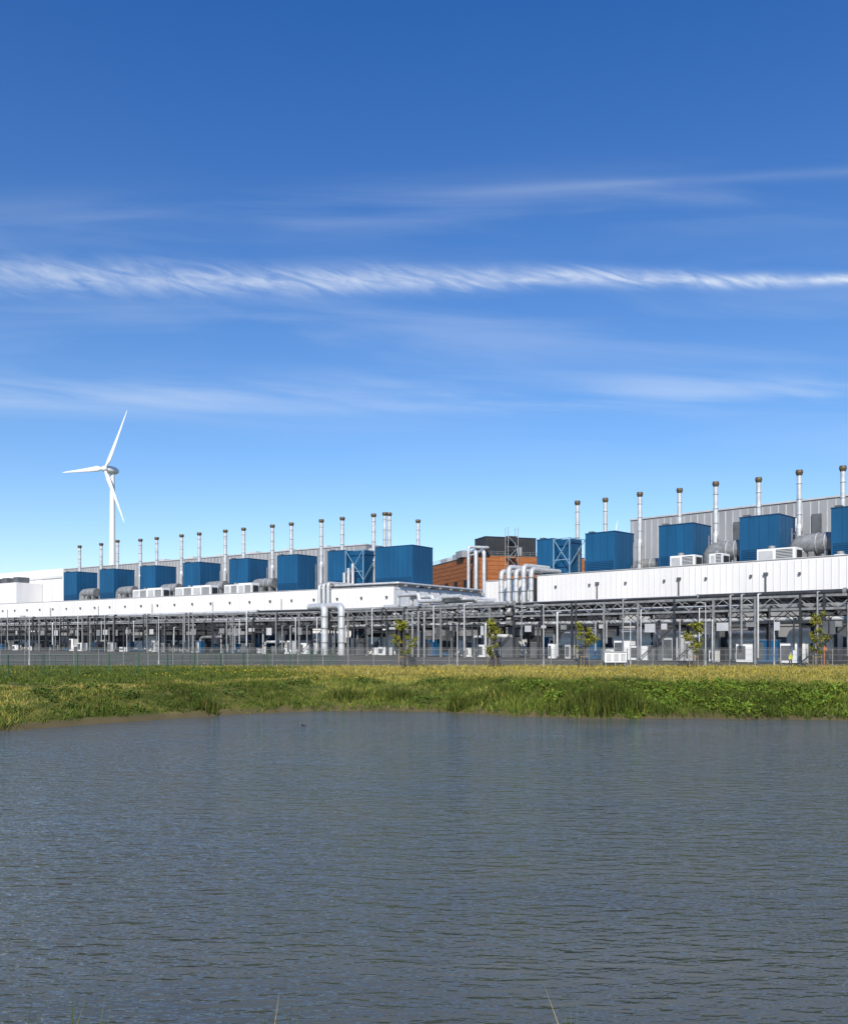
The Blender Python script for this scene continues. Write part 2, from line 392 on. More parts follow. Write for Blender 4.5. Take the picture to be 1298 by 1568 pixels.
for i in range(int((40-ub)/1.4)):
    u=ub+.5+i*1.4; b.box(u,u+.22,29.9,29.998,14,27.2,'lgrey')
b.box(ub-.1,40.1,29.8,60.1,27.502,27.8,'lgrey')
for c in (1012,1043,1150,1205,1283):
    u=RF.along(c,29); b.box(u,u+2.2,29.6,29.89,22.2,24.6,'white2')
for c in (1120,1175,1240):
    u=RF.along(c,29); b.box(u,u+1.6,29.6,29.89,14,25,'greyd')
b.build('rear_hall',eR)
# left data hall
eL=empty('data_center_hall',LF.P(-60,10,0)); b=B(LF); u0,u1=-230,21
band(b,LF,u0,u1,0,9.2,14.7,1.3)
b.box(u0,u1,.4,38,14.0,14.1,'roof')
b.box(u1-.35,u1,.36,38,4.5,14.7,'white2'); b.box(u1-.4,u1+.06,.3,38,14.702,14.82,'lgrey')
for i in range(12): b.box(u1+.001,u1+.05,2+i*3,2.1+i*3,4.7,14.6,'rib')
for u in np.arange(u0+4,u1,7.0): b.box(u,u+.4,-.35,-.06,12.2,12.7,'greyd')
for u in np.arange(-180,10,24): b.cyl(LF.P(u,-.25,9),LF.P(u,-.25,12.9),.14,.14,'lgrey',8)
b.build('parapet_walls_and_roof',eL)
b=B(LF); lower_wall(b,LF,u0,u1-3,1.5,9.1,8,['greyd','dark','greyd','grey','greyd','dark']); b.box(u0,u1,2.2,3,0,9.0,'greyd')  # dark panel mix paints the shade below the pipe rack into the wall colour
b.box(u1-2.6,u1-2.3,3,38,0,4.4,'white2'); b.box(-4,u1-2.7,1.2,1.45,0,6.6,'white2')
for i in range(5): b.box(u1-2.29,u1-2.2,5+i*6,6.5+i*6,0,2.6,'greyd')
b.build('ground_floor_walls',eL)
b=B(LF); b.box(-149,-10.8,30,50,0,28.4,'grey')
for i in range(90): b.box(-148.5+i*1.5,-148.2+i*1.5,29.88,29.998,14,28.1,'lgrey')
b.box(-149.1,-10.7,29.8,50.1,28.402,28.7,'lgrey')
b.box(-10.6,2,30,40,14.1,25.0,'grey'); b.box(-9,-5,29,30,25.2,27.2,'lgrey')
for i in range(6): b.box(-100+i*14,-97+i*14,33,38,28.7,29.6,'lgrey')
def rail(b,fr,u0,u1,w,z):
    for z1 in (z+.55,z+1.1): b.box(u0,u1,w,w+.06,z1,z1+.06,'galv',fr)
    u=u0
    while u<=u1: b.box(u,u+.07,w,w+.07,z,z+1.1,'galv',fr); u+=1.5
rail(b,LF,3,20,34,14.1)
b.build('rear_hall_and_roof_plant',eL)

# far white warehouse
ue=LF.along(97,62); uf=LF.along(32,52)
b=B(LF); b.box(ue-90,ue,62,110,0,33.5,'white2'); b.box(ue-100,uf,50,61.9,0,27.5,'white'); b.box(ue-90,ue-.5,61.6,61.98,29.5,30.5,'rib')
for i in range(7): b.box(uf-60+i*9,uf-56+i*9,52,57,27.52,30.0,'greyd')
for i in range(12): b.box(ue-85+i*7,ue-84.8+i*7,61.8,61.99,10,33,'rib')
b.box(ue+.01,ue+4,64,90,0,28,'lgrey'); b.build('white_warehouse')

# terracotta office
TF=Frame((14.6,235),(.33,-1),(1,.33)); 
b=B(TF); b.box(-39,0,0,42,0,26.7,'terra')
for i in range(10):
    z=14.2+i*1.22; b.box(-39,0.0,-.04,-.001,z,z+.10,'terrad'); b.box(.001,.04,0,42,z,z+.10,'terrad')
for i in range(14): b.box(.041,.07,.5+i*3,.58+i*3,13,26.6,'terrad')
b.box(-39.1,.1,-.1,42.1,26.702,26.95,'greyd')
for i in range(4): b.box(-34+i*8,-31+i*8,-.08,-.045,18.2,20.4,'black')
for k in range(3): b.box(-36+k*11,-30+k*11,2,6,26.96,28.6+.5*(k%2),'lgrey')
b.box(-14,-9,-1,7,26.96,28.9,'grey'); 
b.box(-9,-1,3,18.5,26.96,32.0,'anth'); b.box(-9.1,-.9,2.9,18.6,32.002,32.2,'dark')
for i in range(7): b.box(-.99,-.9,4+i*2,4.12+i*2,27.1,31.9,'dark')
b.box(-.99,-.8,12.5,14,27,29.4,'grey')
for z in (27.4,27.9): b.box(-.1,-.05,.2,40,z,z+.06,'galv')
for i in range(20): b.box(-.1,-.04,.2+i*2,.27+i*2,26.96,27.9,'galv')
for z in (27.5,28.05): b.box(-38,-15,.1,.16,z,z+.06,'galv')
for i in range(12): b.box(-38+i*2,-37.9+i*2,.1,.17,26.96,28.1,'galv')
for z in np.arange(5,34,3.0): b.box(.2,2.2,8.5,11.5,z,z+.15,'galv')
for w in (8.5,11.5):
    b.beam(TF.P(2.2,w,0),TF.P(2.2,w,34.6),.16,'galv'); b.beam(TF.P(.3,w,0),TF.P(.3,w,34.6),.16,'galv')
for i,z in enumerate(np.arange(5,31,3.0)):
    a,c=(8.5,11.5) if i%2 else (11.5,8.5); b.beam(TF.P(2.2,a,z),TF.P(2.2,c,z+3),.16,'galv')
b.build('terracotta_office_building')

# ------------------------------------------------------------------ roof equipment
def enclosure(fr,u,w,Wd,D,zt,lattice=False,zb=14.1):
    b=B(fr); s=Wd*(.5 if lattice else 1)
    b.box(u,u+s,w,w+D,zb+.8,zt,'blue'); b.box(u+.1,u+Wd-.1,w+.1,w+D-.1,zb,zb+.79,'greyd')
    b.box(u-.06,u+s+.06,w-.06,w+D+.06,zt+.002,zt+.16,'blued')
    n=max(2,int(s/1.25))
    for i in range(1,n): b.box(u+i*s/n,u+i*s/n+.06,w-.03,w-.001,zb+.9,zt-.05,'blued2')
    n=max(2,int(D/1.25))
    if not lattice:
        for i in range(1,n): b.box(u+s+.001,u+s+.03,w+i*D/n,w+i*D/n+.06,zb+.9,zt-.05,'blued2')
    b.box(u+.3,u+s-.3,w-.04,w-.001,zb+1.2,zb+3.2,'blued')
    for i in range(6): b.box(u+.35,u+s-.35,w-.12,w-.041,zb+1.3+i*.3,zb+1.42+i*.3,'blue')
    b.box(u+.3,u+1.2,w+.5,w+1.6,zt+.17,zt+.5,'greyd')
    if lattice:
        a=u+s; e=u+Wd
        b.box(a,e-.6,w+1.4,w+D-.3,zb+.8,zt-.1,'blue')
        for uu in (a+.1,e-.1):
            b.beam(fr.P(uu,w,zb),fr.P(uu,w,zt),.15,'blueL'); b.beam(fr.P(uu,w+D,zb),fr.P(uu,w+D,zt),.14,'blueL')
        for z in (zb+.6,zt-.1): b.beam(fr.P(a,w,z),fr.P(e,w,z),.13,'blueL'); b.beam(fr.P(e,w,z),fr.P(e,w+D,z),.13,'blueL')
        b.beam(fr.P(a,w,(zb+zt)/2),fr.P(e,w,(zb+zt)/2),.12,'blueL')
        b.beam(fr.P(a,w,zb+3),fr.P(e,w,zt),.13,'blueL'); b.beam(fr.P(e,w,zb+3),fr.P(a,w,zt),.13,'blueL')
        b.beam(fr.P(e,w,zb+3),fr.P(e,w+D,zt),.1,'blueL')
    b.build('blue_plant_enclosure')
enclosure(RF,-58.7,8,7.6,5,22.2,True)
for u in (-47.7,-32.9,-18.8,-5.0,9,23): enclosure(RF,u,8,6.2,6.3,22.4)
for u in (-114.2,-95.5,-76.2,-57.4,-39,-21.6): enclosure(LF,u,8,7,7.2,24.2)
enclosure(LF,-4.8,8,11,6,24.3,True); enclosure(LF,9.6,8,10.6,8,24.3)

def chimney(fr,u,w,zt,r=.36,base=True,zb=14.1,fat=20.5):
    b=B(fr); P=fr.P
    if base:
        b.cyl(P(u,w,zb),P(u,w,zb+.4),r*1.9,r*1.9,'galv',14)
        b.cyl(P(u,w,zb+.4),P(u,w,fat),r*1.35,r*1.35,'silver',14); b.cyl(P(u,w,fat),P(u,w,fat+.6),r*1.35,r,'silver',14)
    else: b.cyl(P(u,w,zb),P(u,w,fat+.6),r,r,'silver',14)
    b.cyl(P(u,w,fat+.6),P(u,w,zt-.9),r,r,'silver',14)
    for z in np.arange(fat+2,zt-1.5,2.4): b.cyl(P(u,w,z),P(u,w,z+.1),r*1.12,r*1.12,'galv',14)
    b.cyl(P(u,w,zt-.9),P(u,w,zt-.4),r*1.02,r*1.5,'soot',14); b.cyl(P(u,w,zt-.4),P(u,w,zt),r*1.5,r*1.3,'soot',14,caps=True)
    if base:
        b.box(u-r*2.2,u+r*2.2,w-r*2.2,w-r*2.0,zb+3,zb+3.1,'galv'); b.beam(P(u-r*2.2,w-r*2.1,zb),P(u-r*2.2,w-r*2.1,fat),.12,'galv'); b.beam(P(u+r*2.2,w-r*2.1,zb),P(u+r*2.2,w-r*2.1,fat),.12,'galv')
        b.beam(P(u-r*2.2,w,fat-.8),P(u+r*2.2,w,fat-.8),.16,'galv')
    b.build('exhaust_chimney')
for a,c in ((-52.2,-48),(-38.9,-33.1),(-24.7,-19),(-11.1,-5.9),(2.6,8.2),(16.5,22)):
    chimney(RF,a,12,29.5,.38); chimney(RF,c,15.5 if c>-47 else 15,29.9,.38,False)
for i,c in enumerate((122,155,215,240,278,305,345,373,417,446,492,524,572)):
    chimney(LF,LF.along(c,13),13,33.2,.46,i in(0,2,4,6,8,10,12),fat=22)
chimney(LF,LF.along(180,15),15,34,.46,False)
for c,w,z in ((589,17,34),(596,18,34),(640,22,32.3)): chimney(LF,LF.along(c,w),w,z,.44,False)
def silencer(fr,u,w,L,z,r):
    b=B(fr); P=fr.P
    b.tube([P(u,w,z-2.6),P(u,w,z),P(u+L,w,z)],r,'galv',16,bend=r*1.1)
    for k in (.55,.8): b.cyl(P(u+L*k,w,z),P(u+L*k+.12,w,z),r*1.05,r*1.05,'silver',16)
    b.box(u+L*.35,u+L*.5,w-r*.8,w+r*.8,14.1,z-r*.8,'galv'); b.box(u+L*.8,u+L*.9,w-r*.8,w+r*.8,14.1,z-r*.8,'galv')
    b.build('exhaust_silencer')
for u in (-26.2,-12.2,1.8,15.5): silencer(RF,u+1.4,11.2,5.2,17.8,1.6)
silencer(RF,-40.6,13.5,6,16.6,1.1)
for u in (-106,-87.6,-68,-49.2,-31): silencer(LF,u+.8,9,7,17.6,1.3)
def ahu(fr,u,w,L,zt,zb=14.1,D=2.6):
    b=B(fr); n=2 if L>6 else 1; l=L/n
    b.box(u,u+L,w,w+D,zb,zb+.5,'greyd')
    for i in range(n):
        a=u+i*l; b.box(a+.05,a+l-.08,w+.02,w+D,zb+.5,zt-(.0 if i%2 else .25),'white2')
        z=zb+.9
        while z<zt-.45:
            b.box(a+l*.5,a+l*.92,w-.04,w+.018,z,z+.1,'dark'); z+=.22
        b.box(a+.3,a+l*.42,w-.03,w+.018,zb+.8,zt-.55,'lgrey')
    b.cyl(fr.P(u+L*.3,w+D/2,zt-.25),fr.P(u+L*.3,w+D/2,zt+.25),.5,.5,'galv',12)
    b.box(u+L+.01,u+L+.06,w+.4,w+D-.4,zb+.9,zt-.6,'dark'); b.build('rooftop_air_handler')
for c0,c1,z in ((1025,1082,16.9),(1085,1125,16.8),(1158,1240,16.9),(1276,1300,15.4)):
    a=RF.along(c0,2.5); e=RF.along(c1,2.5)-2.0; ahu(RF,a,2.5,max(e-a,1.5),z)
for c0,c1 in ((203,262),(268,338),(343,400)):
    a=LF.along(c0,2.5); e=LF.along(c1,2.5)-2.2; ahu(LF,a,2.5,(e-a)*.9,17.4)

# ------------------------------------------------------------------ pipe rack
def rack(name,fr,u0,u1,w0,w1,zt,seed,colstep=6.0):
    b=B(fr); P=fr.P; R=random.Random(seed); lv=[zt,zt-1.7,zt-3.4]
    for w in (w0,w1):
        for j,z in enumerate(lv): b.box(u0,u1,w-.12,w+.12,z-.32,z,'galv' if j!=2 else 'dark')
    u=u0
    while u<=u1:
        for w in (w0,w1):
            k='dark' if (w==w1 or R.random()<.5) else 'galv'
            b.box(u-.16,u+.16,w-.16,w+.16,0,zt+.02,k)
        for z in lv: b.box(u-.12,u+.12,w0,w1,z-.6,z-.33,'dark')
        if R.random()<.45: b.beam(P(u,w0,0.2),P(u+colstep,w0,zt-3.8),.14,'dark')
        if R.random()<.5: b.box(u+1.4,u+1.62,w0+1.2,w0+1.42,0,zt-3.7,R.choice(['dark','galv','lgrey']))
        u+=colstep*R.choice([.5,1,1,1])
    d=1.7; u=u0; i=0
    while u<u1-d:
        for w in (w0-.02,w1,(w0+w1)/2):
            a,c=(lv[1],lv[0]-.32) if i%2 else (lv[0]-.32,lv[1]); b.beam(P(u,w,a),P(u+d,w,c),.12,'galv' if w<w1 else 'dark')
            if w!=w1:
                a,c=(lv[2],lv[1]-.32) if i%2==0 else (lv[1]-.32,lv[2]); b.beam(P(u,w,a),P(u+d,w,c),.10,'dark')
        u+=d;i+=1
    for z,rs in ((zt,(.28,.18,.32,.14)),(lv[1],(.25,.33,.2,.3)),(lv[2],(.25,.33,.2,.3))):
        for j,r in enumerate(rs):
            w=w0+.7+j*(w1-w0-1.2)/3
            a=u0
            while a<u1:
                e=min(u1,a+R.uniform(18,60)); k=R.choice(['silver','silver','galv','galv','dark','dark','lgrey'])
                rr=r*R.uniform(.7,1.3); b.tube([P(a,w,z+r),P(e,w,z+r)],rr,k,8); b.cyl(P(e-.3,w,z+r),P(e+.1,w,z+r),rr*1.4,rr*1.4,'galv',8); a=e
    b.box(u0,u1,w0+.4,w1-.4,lv[2]-.75,lv[2]-.66,'dark')
    u=u0+2
    while u<u1:
        w=w0-.35; r=R.choice([.09,.13,.18]); zz=R.choice([lv[0],lv[1],lv[2]])
        b.tube([P(u,w0+.8,zz+.3),P(u,w,zz+.3),P(u,w,R.uniform(0,3))],r,R.choice(['silver','galv','dark','dark']),7)
        if R.random()<.5: b.box(u+.6,u+R.uniform(1.2,2.6),w0-.3,w0-.14,lv[2]-R.uniform(.5,2),lv[2]-.1,R.choice(['lgrey','greyd','galv']))
        if R.random()<.07:
            uu=u+R.uniform(.5,2.5); rr=R.uniform(.25,.4); hh=R.uniform(2.5,4.5); L=R.uniform(3,8)
            b.tube([P(uu,w0+1,0),P(uu,w0+1,hh),P(uu+L,w0+1,hh),P(uu+L,w0+3,hh),P(uu+L,w0+3,0)],rr,R.choice(['silver','lgrey','galv']),10,bend=rr*3)
        if R.random()<.7:
            uu=u+R.uniform(.3,1.5); ww=R.choice([w1+.3,w0+.5,w0+.5]); L=R.uniform(.8,3.4); hh=R.uniform(1.2,3.6); kk=R.choice(['lgrey','white2','white2','greyd','blue','galv'])
            b.box(uu,uu+L,ww,ww+1.2,.15,hh,kk); b.box(uu+.1,uu+L*.45,ww-.03,ww-.001,.5,hh-.3,'greyd'); b.box(uu-.05,uu+L+.05,ww-.05,ww+1.25,hh+.002,hh+.08,'galv')
        if R.random()<.3:
            uu=u+R.uniform(0,2); b.cyl(P(uu,w0+1.2,.5),P(uu+R.uniform(.8,1.6),w0+1.2,.5),.4,.4,R.choice(['blue','galv','greyd']),10)
        u+=R.uniform(1.2,4.0)
    return b.build(name)
rack('pipe_rack',RF,-51,36,-8.5,-4.5,9.1,1)
rack('pipe_rack',LF,-226,9,-8.5,-4.5,9.4,2,7.0)
pA=LF.P(10,-8.5,0); pB=RF.P(-52.5,-8.5,0); d=(pB-pA)
CF=Frame((pA.x,pA.y),(d.x,d.y),(-d.y,d.x)); CL=d.length
rack('pipe_rack',CF,.5,CL-.5,0,4,9.2,3)

b=B(LF); P=LF.P
for c,r,wz in ((497,.75,-9.8),(523,.75,-9.8)):
    u=LF.along(c,wz); b.tube([P(u,wz,0),P(u,wz,10.2),P(u-2.6,wz+1.5,10.4),P(u-7,wz+3,10.4)],r,'silver',14,bend=1.8)
    for z in (2.5,5.5,8): b.cyl(P(u,wz,z),P(u,wz,z+.25),r*1.1,r*1.1,'galv',14)
u=LF.along(489,-1.2)
for k in range(3): b.tube([P(u+k*1.3,-1.2,9.5),P(u+k*1.3,-1.2,15.6+.2*k),P(u+k*1.3,6,15.6+.2*k),P(u+k*1.3,7.5,15.6+.2*k),P(u+k*1.3,7.5,19+k)],.38,'silver',10)
for k in range(4):
    w0=1+k*.9
    b.tube([P(2+k,w0,14.2),P(2+k,w0,15.5),P(21.5-.8*k,w0,15.5),P(21.5-.8*k,36,15.5),P(21.5-.8*k,36,11)],.26+.04*(k%2),'silver',10)
for w in np.arange(3,36,4.5): b.box(17.5,22.3,w,w+.25,14.83,15.2,'galv')
b.build('insulated_pipework')
b=B(CF); P=CF.P
for k,(t0,t1) in enumerate(((.42,.66),(.48,.72),(.56,.80),(.64,.84))):
    u0_,u1_=CL*t0,CL*t1; w=1+k*.8; h=12.0-k*.5
    b.tube([P(u0_-4,w,9.8),P(u0_,w,9.8),P(u0_,w,h),P((u0_+u1_)/2,w,h),P((u0_+u1_)/2,w,10.6),P(u1_,w,10.6),P(u1_,w,h-.8),P(u1_+5,w,h-.8)],.42,'silver',10)
for k in range(3): b.tube([P(CL*.55+k*1.6,-1.2,0),P(CL*.55+k*1.6,-1.2,8.5),P(CL*.55+k*1.6,3,8.5)],.22,'galv',10)
b.build('expansion_loop_pipes')
b=B(RF); P=RF.P
for k in range(5):
    u=-61.2+k*1.75; h=16.0+ (k%2)*.7
    b.tube([P(u,.5,7),P(u,.5,h),P(u,7,h),P(u,9,h)],.48,'silver',12)
    b.cyl(P(u,.5,12),P(u,.5,12.2),.56,.56,'galv',12); b.cyl(P(u,.5,14.4),P(u,.5,14.6),.56,.56,'galv',12)
b.box(-62,-53,1,1.3,10.2,10.5,'galv')
b.build('riser_pipes')
b=B(TF); P=TF.P
for k in range(2):
    w=-1.2+k*2.4; b.tube([P(2.4,w,13),P(2.4,w,27.6),P(-2,w,27.6)],.55,'silver',12)
b.tube([P(2.4,-3.4,13),P(2.4,-3.4,28.6),P(2.4,2.6,28.6),P(-3,2.6,28.6)],.4,'silver',12)
b.build('flue_pipes')

# ------------------------------------------------------------------ yard equipment
def tank(fr,u,w,L,r,z,k='silver'):
    b=B(fr); P=fr.P; U=fr.U
    b.cyl(P(u,w,z),P(u+L,w,z),r,r,k,20)
    for e,sg in ((u,-1),(u+L,1)):
        c=P(e,w,z); rot=Matrix.Rotation(math.atan2(U.y,U.x),3,'Z'); b.sphere(c,r,k,(.45,.999,.999),16,10,rot)
    for t in (.2,.8): b.box(u+L*t-.2,u+L*t+.2,w-r*.8,w+r*.8,0,z-r*.6,'galv')
    b.cyl(P(u+L*.5,w,z+r*.9),P(u+L*.5,w,z+r+.5),.3,.3,'galv',10); b.build('storage_tank')
for c,L,r in ((868,5.5,1.7),(948,6.5,1.8),(1030,5,1.6),(1120,5.5,1.6),(1215,5.5,1.7)):
    tank(RF,RF.along(c,-3),-3,L,r,2.2+r*.5,'silver' if c==1120 else 'white2')
def vessel(fr,u,w,h,r,k='silver'):
    b=B(fr); P=fr.P; b.cyl(P(u,w,.6),P(u,w,h),r,r,k,16); b.sphere(P(u,w,h),r*.999,k,(1,1,.5)); b.cyl(P(u,w,h+r*.4),P(u,w,h+1.4),.15,.15,'galv',8)
    for a in (0,2.1,4.2): b.cyl(P(u+math.cos(a)*r*.8,w+math.sin(a)*r*.8,0),P(u+math.cos(a)*r*.8,w+math.sin(a)*r*.8,.8),.12,.12,'galv',6)
    b.build('buffer_vessel')
for c in (905,992,1092,1172,1270): vessel(RF,RF.along(c,-2),-2,5.0,1.0,'silver')
for c in (150,330,430): vessel(LF,LF.along(c,-2),-2,5.4,1.1)
def container(fr,u,w,L,H,D,k):
    b=B(fr); b.box(u,u+L,w,w+D,.25,H,k)
    for i in range(int(L/.6)): b.box(u+.2+i*.6,u+.4+i*.6,w-.05,w-.001,.4,H-.15,k)
    b.box(u-.03,u+L+.03,w-.08,w+D+.03,H+.002,H+.12,'lgrey'); b.box(u,u+L,w+.1,w+D-.1,0,.24,'greyd')
    b.box(u+L*.6,u+L*.6+.9,w-.09,w-.051,.3,2.2,'greyd'); b.box(u+.4,u+L*.4,w-.1,w-.051,H-1.2,H-.4,'black'); b.build('equipment_container')
for c,L,H,k in ((20,9,3.2,'white2'),(75,6,3,'lgrey'),(205,9,4.2,'white2'),(262,6,3.0,'lgrey'),(362,5,3,'greyd'),(388,4,4.8,'blue'),(440,6,3,'lgrey')):
    container(LF,LF.along(c,-3),-3,L,H,2.6,k)
for c,L,H,k in ((840,4,3.5,'white2'),(1000,3,3.0,'lgrey'),(1150,3,5.6,'blue'),(1240,3.5,2.8,'lgrey')):
    container(RF,RF.along(c,-1.9),-1.9,L,H,2.2,k)
for t,L,H,k,w in ((.03,4,5.4,'blue',5),(.14,15,5.0,'white2',4.8),(.46,5,3.0,'greyd',7),(.62,7,3.6,'lgrey',8),(.82,5,3.2,'white2',8)):
    container(CF,CL*t,w,L,H,2.6,k)
b=B(CF)
for t,L,H,k in ((.3,8,8.6,'greyd'),(.5,9,8.6,'dark'),(.72,8,8.4,'greyd'),(.9,5,8.2,'dark')):
    b.box(CL*t,CL*t+L,12.5,16,0,H,k); b.box(CL*t+.4,CL*t+L-.4,12.4,12.499,4,6.5,'galv')
b.build('pump_house')

# person behind the fence
def skinned(name,pts,edges,rad,matfn,mats,loc,rotz=0,lv=1):
    me=bpy.data.meshes.new(name); me.from_pydata(pts,edges,[]); o=bpy.data.objects.new(name,me); scene.collection.objects.link(o)
    sk=o.modifiers.new('s','SKIN'); 
    for i,r in enumerate(rad): me.skin_vertices[0].data[i].radius=(r,r) if not isinstance(r,tuple) else r
    me.skin_vertices[0].data[0].use_root=True
    ss=o.modifiers.new('ss','SUBSURF'); ss.levels=lv; ss.render_levels=lv
    dg=bpy.context.evaluated_depsgraph_get(); m2=bpy.data.meshes.new_from_object(o.evaluated_get(dg)); o.modifiers.clear(); o.data=m2
    for k in mats: m2.materials.append(M[k])
    for p in m2.polygons: p.material_index=matfn(p.center); p.use_smooth=True
    o.location=loc; o.rotation_euler=(0,0,rotz); return o
pts=[(0,0,.95),(0,0,1.15),(0,0,1.38),(0,0,1.50),(0,-.01,1.60),(0,-.01,1.70),
 (.17,0,1.40),(.25,-.02,1.12),(.24,-.12,.90),(.24,-.16,.82),(-.17,0,1.40),(-.25,.02,1.12),(-.25,-.06,.88),(-.25,-.08,.80),
 (.10,0,.88),(.12,-.04,.48),(.13,.02,.08),(.14,-.13,.04),(-.10,0,.88),(-.13,.04,.48),(-.15,.08,.08),(-.16,-.07,.04)]
ed=[(0,1),(1,2),(2,3),(3,4),(4,5),(2,6),(6,7),(7,8),(8,9),(2,10),(10,11),(11,12),(12,13),(0,14),(14,15),(15,16),(16,17),(0,18),(18,19),(19,20),(20,21)]
rad=[.15,.14,.16,.06,.095,.09,.07,.055,.04,.04,.07,.055,.04,.04,.10,.07,.05,.04,.10,.07,.05,.04]
def pm(c):
    if c.z<.1: return 3
    if c.z<.92 and abs(c.x)<.2: return 1
    if c.z<.92: return 2
    if c.z<1.5: return 0
    if c.z<1.66: return 2
    return 4
per=empty('worker_in_hi_vis_vest',(43.6,101.0,0))
o=skinned('body',pts,ed,rad,pm,['hivis','navy','skin','black','white2'],(0,0,0),.4); o.parent=per
pts=[(0,0,.03),(.13,0,.05),(-.13,0,.04),(-.2,0,.07),(.18,0,.13),(.2,0,.2),(.25,0,.2),(.3,0,.185)]
o=skinned('coot',pts,[(0,1),(0,2),(2,3),(1,4),(4,5),(5,6),(6,7)],[.09,.07,.07,.03,.035,.04,.025,.01],lambda c:1 if c.x>.255 else 0,['feather','beak'],(-6.7,47.3,-1.62),2.6)
o.scale=(.8,.8,.8)

# ------------------------------------------------------------------ fences, poles
def fence(name,pts,H,post,pm_,wm_,sp_=.22,wt=.02,top=True):
    b=B()
    for (x0,y0),(x1,y1) in zip(pts[:-1],pts[1:]):
        L=math.hypot(x1-x0,y1-y0); ux,uy=(x1-x0)/L,(y1-y0)/L; fr=Frame((x0,y0),(ux,uy),(-uy,ux))
        u=0
        while u<=L:
            p=fr.P(u,0,0); z=float(ground(p.x,p.y)); b.cyl((p.x,p.y,z-.1),(p.x,p.y,z+H+.08),.055,.055,pm_,6); u+=post
        for z in (.08,H*.36,H*.68,H-.05): b.box(0,L,-.012,.012,z,z+.03,wm_,fr)
        u=sp_/2
        while u<L:
            b.box(u,u+wt,-.008,.008,.05,H,wm_,fr); u+=sp_
        if top:
            for k in (.12,.24): b.box(0,L,-.01,.01,H+k-.06,H+k-.04,wm_,fr)
    b.build(name)
fence('mesh_security_fence',[(-75,103),(-12,101),(62,99.5)],2.1,3.0,'wire','wire',.12,.022)
fence('green_mesh_fence',[(-72,66),(-35.5,72.5),(-10,99.5)],1.85,3.0,'green','green',.3,.012,False)
def lamp(x,y,h):
    b=B(); b.cyl((x,y,0),(x,y,.8),.12,.1,'lgrey',8); b.cyl((x,y,.8),(x,y,h),.075,.045,'lgrey',8); b.tube([(x,y,h-.05),(x,y,h+.1),(x-.7,y,h+.15)],.04,'lgrey',6)
    b.box(x-1.15,x-.55,y-.12,y+.12,h+.1,h+.22,'galv'); b.build('street_lamp')
for c,y,h in ((832,101.5,7.3),(1080,101,7.5),(965,102,5.6),(700,103,5.2),(1185,101,5.5),(45,106,6),(243,106,6)):
    lamp((c-649)/1300*y,y,h)
b=B(); b.box(20.9,23.4,98.2,98.7,.6,1.75,'white2'); b.box(20.8,23.5,98.1,98.8,1.752,1.85,'lgrey')
for x in (21,22.1,23.2): b.box(x,x+.1,98.3,98.5,0,.6,'galv')
for x in (21.1,21.95,22.75): b.box(x,x+.55,98.15,98.198,.75,1.6,'lgrey')
b.build('utility_cabinet')
b=B(); b.cyl((47.8,101.4,0),(47.8,101.4,2.4),.08,.08,'orange',10); b.sphere((47.8,101.4,2.4),.08,'orange'); b.box(47.6,48.0,101.2,101.26,1.9,2.3,'orange'); b.build('marker_post')

# ------------------------------------------------------------------ wind turbines
def turbine(x,y,hz,R,th0,ax,rb,rt):
    b=B(); ax=Vector((ax[0],ax[1],0)).normalized(); h=Vector((-ax.y,ax.x,0)); Z=Vector((0,0,1))
    if h.x<0: h=-h
    n=8
    for i in range(n):
        t0,t1=i/n,(i+1)/n; f=lambda t: rb+(rt-rb)*(t**.8)
        b.cyl((x,y,hz*t0*.98),(x,y,hz*t1*.98),f(t0),f(t1),'turb',20,caps=False)
    k=R/52.0; rot=Matrix.Rotation(math.atan2(ax.y,ax.x),3,'Z'); top=Vector((x,y,hz))
    b.sphere(top+ax*1.0*k,3.4*k,'turb',(2.2,1,1),16,12,rot); hub=top+ax*7.5*k; b.sphere(hub,2.5*k,'turb',(1.2,1,1),14,10,rot)
    for j in range(3):
        a=math.radians(th0+120*j); d=Z*math.cos(a)+h*math.sin(a); c=d.cross(ax)
        prof=((0.02,1.1,1.1),(.08,1.3,1.0),(.18,2.4,.6),(.35,1.9,.4),(.6,1.25,.25),(.85,.75,.14),(.97,.4,.08),(1.0,.1,.04)); rings=[]
        for t,ch,tk in prof:
            o_=hub+d*(R*t)+ax*(R*.02*t*t); rings.append([o_+c*(math.cos(q)*ch*k+ch*.3*k)+ax*math.sin(q)*tk*k for q in [2*math.pi*i/10 for i in range(10)]])
        vs=[v for r_ in rings for v in r_]; fs=[(i*10+q,i*10+(q+1)%10,(i+1)*10+(q+1)%10,(i+1)*10+q) for i in range(len(rings)-1) for q in range(10)]
        b.add(vs,fs,'turb',True)
    b.build('wind_turbine')
turbine((172-649)/1300*700,700,143,52,32,(-.50,-.86),3.3,1.9)
turbine((940-649)/1300*2600,2600,300,72,14,(-.6,-.8),5,3)

